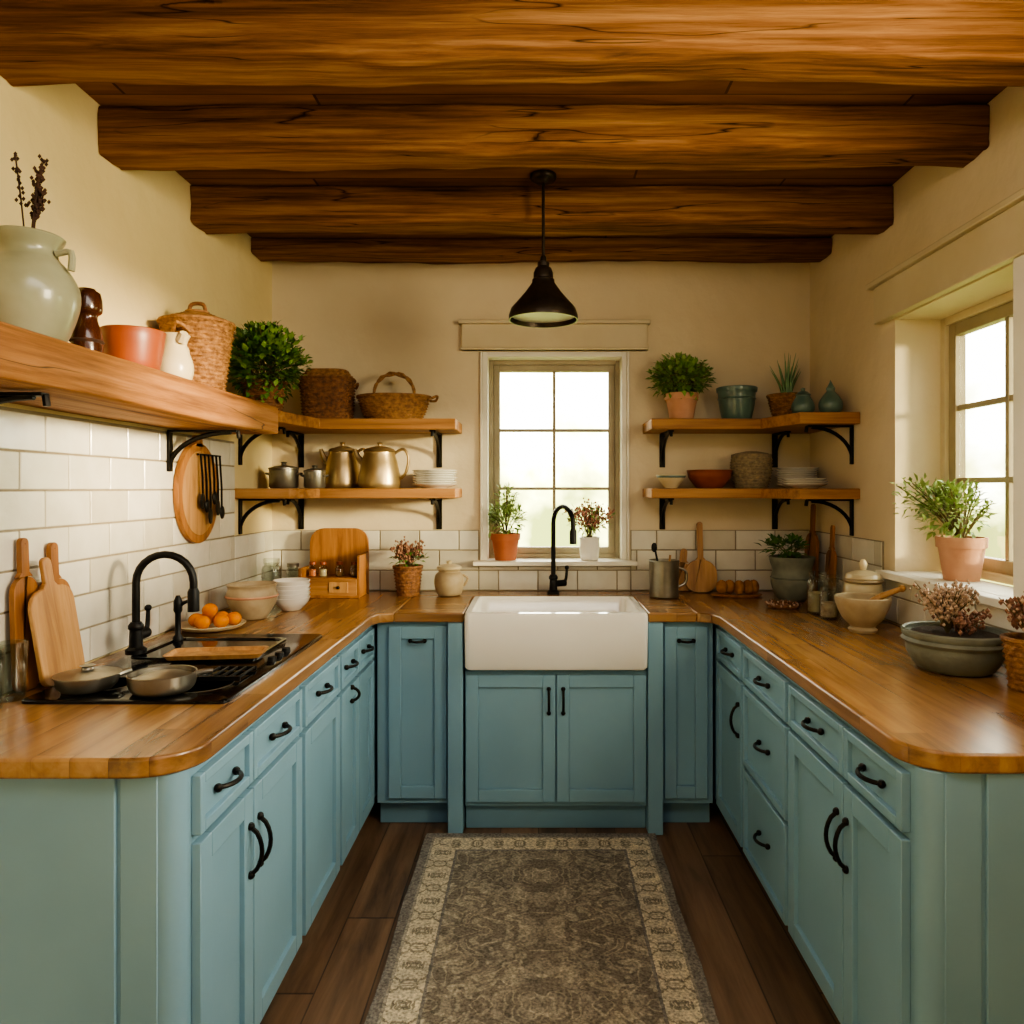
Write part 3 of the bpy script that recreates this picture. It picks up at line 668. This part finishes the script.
pts=[(-w,0),(w,0),(w,.25)]+[(w-.07+.07*math.cos(a),.25+.07*math.sin(a)) for a in [pi/2*k/6 for k in range(1,7)]]+[(-w+.07-.07*math.sin(a),.25+.07*math.cos(a)) for a in [pi/2*k/6 for k in range(0,7)]]
b.poly(pts,.08,.095,'board',XZ)
b.box(-w,w,-.095,.08,0,.012,'board'); b.box(-w,-w+.014,-.095,.08,.012,.14,'board'); b.box(w-.014,w,-.095,.08,.012,.2,'board'); b.box(-w+.014,w-.014,-.095,-.083,.012,.09,'shelfX')
b.box(-w+.014,w-.014,-.083,.08,.085,.093,'board')
b.box(-.0,.09,-.101,-.095,.025,.075,'boardL'); b.ell((.045,-.106,.05),.008,'black')
for x in (-.1,-.05,.03,.1):
    b.lathe([(0,.094),(.02,.094),(.02,.135),(.013,.145),(.013,.15),(0,.15)],'glass',c=(x,-.02,0),seg=16); b.lathe([(0,.15),(.016,.15),(.016,.165),(0,.165)],'terraD',c=(x,-.02,0),seg=16); b.lathe([(0,.095),(.017,.095),(.017,.128),(0,.128)],R.choice(['terra','wicker','stone']),c=(x,-.02,0),seg=16)
b.finish('wooden_spice_box',loc=(-.985,3.56,.921),bevel=.002)
def woven_pot(b,r0,r1,h,m,rows=9,N=12): b.weave(lambda t:r0+(r1-r0)*t,h,m,rows=rows,N=N,bul=.004); b.lathe([(0,h-.02),(r1-.012,h-.02),(r1-.015,h-.01),(0,h-.008)],'soil'); b.lathe([(0,0.0),(r0,0.0),(r0,.004),(0,.004)],m)
b=B(); woven_pot(b,.05,.068,.14,'wickerD'); b.sprigs((0,0,.13),.13,.09,26,'dry',.007,12); b.foliage((0,0,.13),(0,0,.18),(.08,.06,.04),50,.03,'leafD',6); b.finish('dried_flower_pot',loc=(-.628,3.55,.921),clamp=True)
b=B(); b.vessel([(.045,0),(.06,.01),(.072,.06),(.066,.1),(.05,.115),(.055,.125)],'stone',t=.006); b.lathe([(.056,.126),(.062,.13),(.058,.14),(.03,.15),(.012,.153),(.014,.165),(0,.17)],'creamcer'); b.tube([(.066,0,.1),(.09,0,.08),(.07,0,.045)],.006,'stone',sm=4); b.finish('sugar_jar',loc=(-.43,3.56,.921))
b=B(); b.vessel([(.062,0),(.068,.006),(.07,.16),(.072,.175)],'steel',t=.004,sm=0); b.tube([(.07,0,.14),(.105,0,.12),(.103,0,.07),(.07,0,.05)],.006,'steel',sm=4)
b.tube([(0,0,.02),(-.04,.01,.22)],.005,'blackmat'); b.ell((-.045,.01,.235),(.014,.006,.024),'blackmat'); b.tube([(.01,0,.02),(.03,.0,.2)],.005,'boardL')
b.finish('utensil_canister',loc=(.6,3.5,.921))
cboard((.71,3.675,.928),0,.06,.1,.14,.035,.07,'boardL',rt=.05,t=.014,roll=.1)
cboard((.81,3.655,.922),0,.12,.16,.16,.028,.19,'boardL',rt=.07,t=.016,r=.06)
b=B()
for k,(x,y,a) in enumerate(((-.07,0,0),(-.03,.01,.3),(.01,-.01,.2),(.055,.0,.5),(.085,.01,.1))): b.ell((x,y,.044),(.026,.036,.034),'bread',14,10,jit=.04)
b.lathe([(0,0),(.11,0),(.125,.008),(.12,.012),(0,.008)],'board',sx=1,sy=.5)
b.finish('bread_slices',loc=(.95,3.52,.922))
b=B(); b.vessel([(.05,0),(.07,.015),(.095,.08),(.088,.14),(.098,.175),(.104,.2)],'greypot',t=.009,fill='soil'); b.lathe([(.092,.1),(.098,.105),(.092,.11)],'greypot')
b.foliage((0,0,.19),(-.03,0,.245),(.09,.08,.04),160,.04,'leafD',8); b.finish('potted_herb',loc=(1.175,3.40,.921),clamp=True)
cboard((1.334,3.58,.922),-pi/2,.035,.15,.3,.03,.14,'board',rt=.07,t=.016)
cboard((1.325,3.33,.922),-pi/2,.05,.1,.24,.028,.11,'board',rt=.045,t=.012)
b=B()
P=[Vector((.062*math.cos(a),.062*math.sin(a),.012+.003*math.sin(7*a))) for a in [2*pi*k/40 for k in range(41)]]
b.tube(P,.009,'wickerD',seg=6)
for k in range(120):
    a=R.uniform(0,2*pi); b.bead((.062*math.cos(a)+R.gauss(0,.007),.062*math.sin(a)+R.gauss(0,.007),.014+abs(R.gauss(0,.006))),.005,R.choice(['dry','dryP','drk']))
b.finish('dried_wreath',loc=(1.06,3.18,.923))
jar((1.16,3.05,.922),.042,.17,'glass','stone'); jar((1.16,2.93,.922),.036,.125,'glass','dryP'); jar((1.25,3.12,.922),.036,.15,'glass')
b=B(); b.vessel([(.05,0),(.06,.008),(.074,.07),(.07,.14),(.055,.155),(.062,.165)],'creamcer',t=.006); b.lathe([(.064,.166),(.07,.17),(.062,.185),(.03,.197),(.01,.2),(.014,.212),(.016,.225),(.008,.24),(0,.243)],'creamcer')
b.lathe([(.066,.15),(.075,.16),(.066,.168)],'stone'); b.finish('lidded_ceramic_jar',loc=(1.265,2.86,.921))
b=B(); b.vessel([(.045,0),(.05,.01),(.042,.02),(.07,.05),(.092,.1),(.096,.125)],'stone',t=.009); b.tube([(-.02,0,.05),(.03,-.02,.115),(.12,-.04,.16)],[.016,.009],'boardL',sm=3,seg=10); b.ell((.122,-.041,.161),.013,'boardL'); b.finish('mortar_and_pestle',loc=(1.175,2.66,.921))
b=B(); b.vessel([(.08,0),(.1,.008),(.125,.05),(.128,.085),(.137,.1),(.138,.112)],'greypot',t=.01,fill='soil'); b.lathe([(.131,.075),(.139,.085),(.131,.095)],'greypot')
b.sprigs((-.02,0,.1),.15,.09,40,'dryP',.006,12); b.sprigs((.02,0,.1),.07,.11,24,'dry',.006,10); b.finish('dried_flower_bowl',loc=(1.19,2.1,.921),clamp=True)
b=B(); woven_pot(b,.045,.06,.13,'wicker'); b.sprigs((0,0,.12),.12,.07,24,'dry',.006,12); b.sprigs((0,0,.12),.12,.07,14,'dryP',.006,12); b.finish('dried_flower_vase',loc=(1.265,1.89,.921),clamp=True)
# ---------------------------------------------------------------- window plants
def tpot(b,r,h,m='terra'):
    b.lathe([(0,0),(r*.7,0),(r*.92,h*.76),(r,h*.76),(r*1.02,h),(r*.9,h),(r*.86,h*.85),(0,h*.85)],m); b.lathe([(0,h*.86),(r*.85,h*.86),(0,h*.92)],'soil')
b=B(); tpot(b,.08,.15,'terraP'); b.foliage((0,0,.13),(-.02,.02,.24),(.11,.12,.09),420,.034,'leafL',26,wr=.45); b.foliage((0,0,.13),(-.1,.06,.28),(.09,.1,.07),130,.03,'leafL',16,wr=.45); b.finish('window_plant',loc=(1.475,2.56,RZ0),clamp='win')
b=B(); tpot(b,.075,.135,'terra'); b.foliage((0,0,.12),(0,0,.2),(.1,.08,.075),320,.034,'leafL',18,wr=.45); b.foliage((0,0,.12),(.0,-.01,.3),(.05,.05,.07),90,.03,'leafL',10,wr=.4); b.finish('herb_pot',loc=(-.165,3.735,WZ0),clamp='bw')
b=B(); b.vessel([(.035,0),(.045,.006),(.052,.06),(.05,.1),(.054,.115)],'ceramic',t=.006,fill='soil'); b.sprigs((0,0,.1),.2,.14,34,'pink',.006,12); b.foliage((0,0,.1),(0,0,.2),(.1,.06,.06),130,.03,'leafL',8); b.finish('potted_flowers',loc=(.262,3.738,WZ0),clamp='bw')
# ---------------------------------------------------------------- thick shelf items
ZS=1.769
b=B(); b.vessel([(.06,0),(.08,.03),(.103,.1),(.103,.15),(.08,.195),(.062,.215),(.06,.235),(.072,.258),(.075,.265)],'celadon',t=.007,seg=48)
b.tube([(.065,0,.225),(.1,0,.228),(.1,0,.185)],.008,'celadon',sm=3)
for k in range(8):
    a=R.uniform(0,2*pi); tip=Vector((.05*math.cos(a)-.02,.05*math.sin(a)-.01,R.uniform(.35,.47))); pts=cat([(0,0,.1),(tip.x*.4,tip.y*.4,.3),tip],4); b.tube(pts,.002,'drk',seg=5)
    for j in range(22): 
        p=pts[R.randint(len(pts)-4,len(pts)-1)]; b.bead(p+Vector((R.gauss(0,.006),R.gauss(0,.006),R.gauss(0,.012))),.005,'drk')
b.finish('ceramic_vase',loc=(-1.205,1.74,ZS))
b=B(); b.vessel([(.034,0),(.038,.02),(.036,.08),(.026,.115),(.026,.13),(.036,.14),(.036,.17),(.032,.19)],'brownglz',t=.005); b.lathe([(.038,.055),(.042,.06),(.038,.065)],'drk'); b.lathe([(0,.188),(.03,.188),(.02,.2),(0,.2)],'brownglz'); b.finish('glazed_jar',loc=(-1.2,1.955,ZS))
b=B(); b.vessel([(.05,0),(.07,.02),(.083,.09),(.085,.115),(.088,.13)],'terraD',t=.007); b.finish('terracotta_bowl',loc=(-1.19,2.16,ZS))
b=B(); b.vessel([(.035,0),(.05,.02),(.054,.06),(.038,.11),(.034,.13),(.044,.155)],'creamcer',t=.005); b.tube([(0,.036,.135),(0,.08,.12),(0,.075,.06),(0,.05,.04)],.007,'creamcer',sm=4); b.tube([(0.03,-.02,.135),(.045,-.035,.155)],[.018,.012],'creamcer'); b.finish('ceramic_pitcher',loc=(-1.15,2.33,ZS))
b=B(); b.weave(lambda t:.085+.035*t,.25,'wicker',rows=17,N=16,bul=.005); b.lathe([(0,0),(.09,0),(.09,.004),(0,.004)],'wicker')
b.weave(lambda t:.125-.09*t,.035,'wicker',c=(0,0,.255),rows=4,N=16,bul=.004); b.lathe([(0,.28),(.04,.285),(0,.295)],'wicker')
b.tube([(-.03,0,.29),(-.02,0,.32),(.02,0,.32),(.03,0,.29)],.007,'wickerD',sm=4)
for sgn in (-1,1): b.tube([(.03*-1,sgn*.115,.2),(0,sgn*.145,.225),(.03,sgn*.115,.2)],.007,'wicker',sm=4)
b.finish('lidded_wicker_basket',loc=(-1.205,2.6,ZS),clamp=True)
ZU=1.766
b=B(); woven_pot(b,.07,.09,.12,'wickerD'); b.foliage((0,0,.1),(0,0,.2),(.14,.13,.15),1300,.034,'leafD',30,wr=.7); b.foliage((0,0,.1),(.03,-.03,.2),(.15,.13,.15),900,.032,'leaf',16,wr=.7); b.finish('potted_fern',loc=(-1.165,3.13,ZU),clamp=True)
b=B(); b.weave(lambda t:.1+.012*t,.2,'wickerD',rows=14,N=18,bul=.004,sq=.75,sx=1.1,sy=.85,seg=96); b.lathe([(0,0),(.09,0),(.09,.004),(0,.004)],'wickerD'); b.weave(lambda t:.113-.03*t,.035,'wicker',c=(0,0,.203),rows=3,N=18,bul=.004,sq=.75,sx=1.1,sy=.85,seg=96)
for sx_ in (-.13,.13): b.tube([(sx_,-.03,.16),(sx_*1.12,0,.18),(sx_,.03,.16)],.006,'wickerD',sm=4)
b.finish('storage_basket',loc=(-1.02,3.57,ZU),clamp=True)
b=B(); b.weave(lambda t:.12+.055*t**.6,.115,'wicker',rows=9,N=20,bul=.005,sx=1,sy=.68); b.lathe([(0,0),(.12,0),(.12,.004),(0,.004)],'wicker',sy=.68)
P=[Vector((-.1*math.cos(a),0,.11+.12*math.sin(a)**.8)) for a in [pi*k/14 for k in range(15)]]
for ph in (0,pi): b.tube([p+Vector((0,.007*math.cos(i*1.3+ph),.007*math.sin(i*1.3+ph))) for i,p in enumerate(P)],.007,'wicker',seg=6)
b.tube([(.17,-.02,.1),(.21,-.01,.12),(.2,.02,.1),(.17,.03,.1)],.006,'wicker',sm=4)
b.finish('handled_basket',loc=(-.7,3.575,ZU))
Z2=1.439
def pot(x,y,r,h,m='steel',name='cooking_pot'):
    b=B(); b.vessel([(r*.9,0),(r,.01),(r*.98,h*.8),(r*1.05,h*.82)],m,t=.004,sm=0); b.lathe([(r*1.04,h*.82),(r*1.03,h*.88),(r*.6,h*.96),(.012,h),(.01,h*1.06),(.016,h*1.12),(0,h*1.16)],m)
    for s_ in (-1,1): b.tube([(s_*r*.98,-.02,h*.6),(s_*r*1.25,0,h*.64),(s_*r*.98,.02,h*.6)],.005,m,sm=4)
    b.finish(name,loc=(x,y,Z2))
pot(-1.21,3.5,.068,.11); pot(-1.06,3.49,.05,.095)
def kettle(x,y,r,h,mirror=1):
    b=B(); b.lathe([(0,0),(r*.95,0),(r*1.0,.012),(r*1.0,h*.12),(r*.96,h*.35),(r*.86,h*.6),(r*.74,h*.8),(r*.74,h*.84),(r*.78,h*.86),(r*.7,h*.92),(r*.35,h*.97),(.01,h),(.009,h*1.03),(.015,h*1.07),(0,h*1.1)],'pewter',sm=0,seg=48)
    s_=mirror
    b.tube([(-s_*r*.8,0,h*.6),(-s_*r*1.05,0,h*.74),(-s_*r*1.2,0,h*.92)],[.018,.009],'pewter',sm=4)
    b.tube([(s_*r*.72,0,h*.82),(s_*r*1.15,0,h*.92),(s_*r*1.4,0,h*.7),(s_*r*1.25,0,h*.35),(s_*r*.98,0,h*.22)],.007,'pewter',sm=5)
    b.finish('kettle',loc=(x,y,Z2))
kettle(-.965,3.63,.09,.21); kettle(-.765,3.55,.1,.205)
platestack((-.502,3.57,Z2),.11,7)
b=B(); b.vessel([(.03,0),(.035,.008),(.06,.04),(.072,.065)],'creamcer',t=.005); b.lathe([(.066,.05),(.071,.056),(.07,.062)],'teal'); b.finish('small_bowl',loc=(.645,3.56,Z2))
b=B(); b.vessel([(.06,0),(.07,.01),(.1,.05),(.105,.075),(.11,.085)],'terraD',t=.007); b.finish('serving_bowl',loc=(.83,3.56,Z2))
b=B(); b.weave(lambda t:.075+.022*math.sin(pi*min(t*1.0,1)*.75),.16,'wickerG',rows=12,N=14,bul=.004); b.lathe([(0,0),(.075,0),(.075,.004),(0,.004)],'wickerG'); b.lathe([(0,.15),(.09,.155),(.08,.17),(.03,.18),(0,.182)],'wickerG'); b.finish('wicker_canister',loc=(1.045,3.6,Z2))
platestack((1.255,3.56,Z2),.1,8); platestack((1.2,3.31,Z2),.1,3)
b=B(); tpot(b,.08,.13,'terraP'); b.foliage((0,0,.12),(0,0,.2),(.135,.12,.085),900,.034,'leaf',30,wr=.6); b.foliage((0,0,.12),(-.02,0,.23),(.11,.1,.08),300,.034,'leafL',8,wr=.6); b.finish('potted_plant',loc=(.695,3.56,ZU),clamp=True)
b=B(); b.vessel([(.06,0),(.07,.008),(.085,.08),(.09,.135),(.096,.14),(.098,.158)],'teal',t=.008); b.lathe([(.087,.1),(.092,.105),(.088,.11)],'teal'); b.finish('glazed_planter',loc=(.965,3.57,ZU))
b=B(); woven_pot(b,.06,.09,.12,'wicker')
for k in range(22):
    a=2*pi*k/22*2.4+R.uniform(-.2,.2); q=R.uniform(.02,.09); hh=R.uniform(.15,.24) if q<.06 else R.uniform(.1,.17)
    b.tube([(.01*math.cos(a),.01*math.sin(a),.1),(q*.5*math.cos(a),q*.5*math.sin(a),.1+hh*.5),(q*1.1*math.cos(a),q*1.1*math.sin(a),.1+hh)],[.015,.001],'aloe',seg=6,sm=4,flat=.5)
b.finish('potted_aloe',loc=(1.205,3.56,ZU),clamp=True)
b=B(); b.vessel([(.03,0),(.046,.015),(.05,.045),(.036,.075),(.03,.085),(.034,.092)],'teal',t=.005); b.lathe([(0,.09),(.034,.092),(.02,.105),(.008,.11),(.01,.12),(0,.124)],'teal'); b.finish('lidded_teal_jar',loc=(1.19,3.3,ZU))
b=B(); b.vessel([(.03,0),(.046,.015),(.05,.05),(.03,.085),(.018,.1),(.02,.112)],'teal',t=.005); b.lathe([(0,.11),(.02,.112),(.012,.125),(.004,.14),(0,.15)],'teal'); b.finish('lidded_teal_jar',loc=(1.29,3.24,ZU))

# ---------------------------------------------------------------- world & lights
w=bpy.data.worlds.new('World'); sc.world=w; w.use_nodes=True; nt=w.node_tree; L=nt.links.new
bg=nt.nodes['Background']
tc=nd(nt,'ShaderNodeTexCoord'); sp=nd(nt,'ShaderNodeSeparateXYZ'); L(tc.outputs['Generated'],sp.inputs[0])
nn=nd(nt,'ShaderNodeTexNoise'); nn.inputs['Scale'].default_value=11; nn.inputs['Detail'].default_value=4; L(tc.outputs['Generated'],nn.inputs['Vector'])
a=nd(nt,'ShaderNodeMath',operation='MULTIPLY_ADD'); L(nn.outputs['Fac'],a.inputs[0]); a.inputs[1].default_value=.8; 
m2=nd(nt,'ShaderNodeMath',operation='MULTIPLY_ADD'); L(sp.outputs[2],m2.inputs[0]); m2.inputs[1].default_value=1.2; m2.inputs[2].default_value=.06; L(m2.outputs[0],a.inputs[2])
cr=nd(nt,'ShaderNodeValToRGB'); e=cr.color_ramp.elements
e[0].position=.36; e[0].color=(.14,.15,.04,1); e[1].position=.58; e[1].color=(1,.94,.82,1)
k=e.new(.47); k.color=(.5,.47,.2,1)
L(a.outputs[0],cr.inputs[0])
dt=nd(nt,'ShaderNodeVectorMath',operation='DOT_PRODUCT'); L(tc.outputs['Generated'],dt.inputs[0]); dt.inputs[1].default_value=(.6,.8,0)
mr=nd(nt,'ShaderNodeMapRange'); L(dt.outputs['Value'],mr.inputs[0]); mr.inputs[1].default_value=-.5; mr.inputs[2].default_value=.6; mr.inputs[3].default_value=.35; mr.inputs[4].default_value=20
L(cr.outputs[0],bg.inputs[0]); L(mr.outputs[0],bg.inputs[1])
def area(name,loc,tgt,size,power,col,spread=180):
    l=bpy.data.lights.new(name,'AREA'); l.shape='RECTANGLE'; l.size=size[0]; l.size_y=size[1]; l.energy=power; l.color=col; l.spread=math.radians(spread)
    o=bpy.data.objects.new(name,l); sc.collection.objects.link(o); o.location=loc; o.rotation_euler=(Vector(tgt)-Vector(loc)).to_track_quat('-Z','Y').to_euler(); return o
s=bpy.data.lights.new('sun','SUN'); s.energy=11; s.angle=math.radians(7); s.color=(1,.80,.5)
so=bpy.data.objects.new('sun',s); sc.collection.objects.link(so); so.rotation_euler=Vector((-1,.5,-.14)).to_track_quat('-Z','Y').to_euler()
area('fill_light',(.05,.85,2.42),(.05,3.0,.95),(1.4,.5),13,(1,.93,.85))  # added fill lamp, out of view, brightens the counters and back cabinets
area('side_window_light',(1.5,.95,2.0),(-1.3,2.7,2.2),(.7,.75),26,(1,.84,.56),120)
# ---------------------------------------------------------------- camera
cam=bpy.data.cameras.new('camera'); co=bpy.data.objects.new('camera',cam); sc.collection.objects.link(co)
co.location=(0,0,1.44); co.rotation_euler=(pi/2,0,0); cam.sensor_width=36; cam.lens=735/1024*36; cam.shift_x=-26/1024; cam.shift_y=-24/1024; cam.clip_start=.05
sc.camera=co
sc.view_settings.view_transform='AgX'; sc.view_settings.look='AgX - Medium High Contrast'
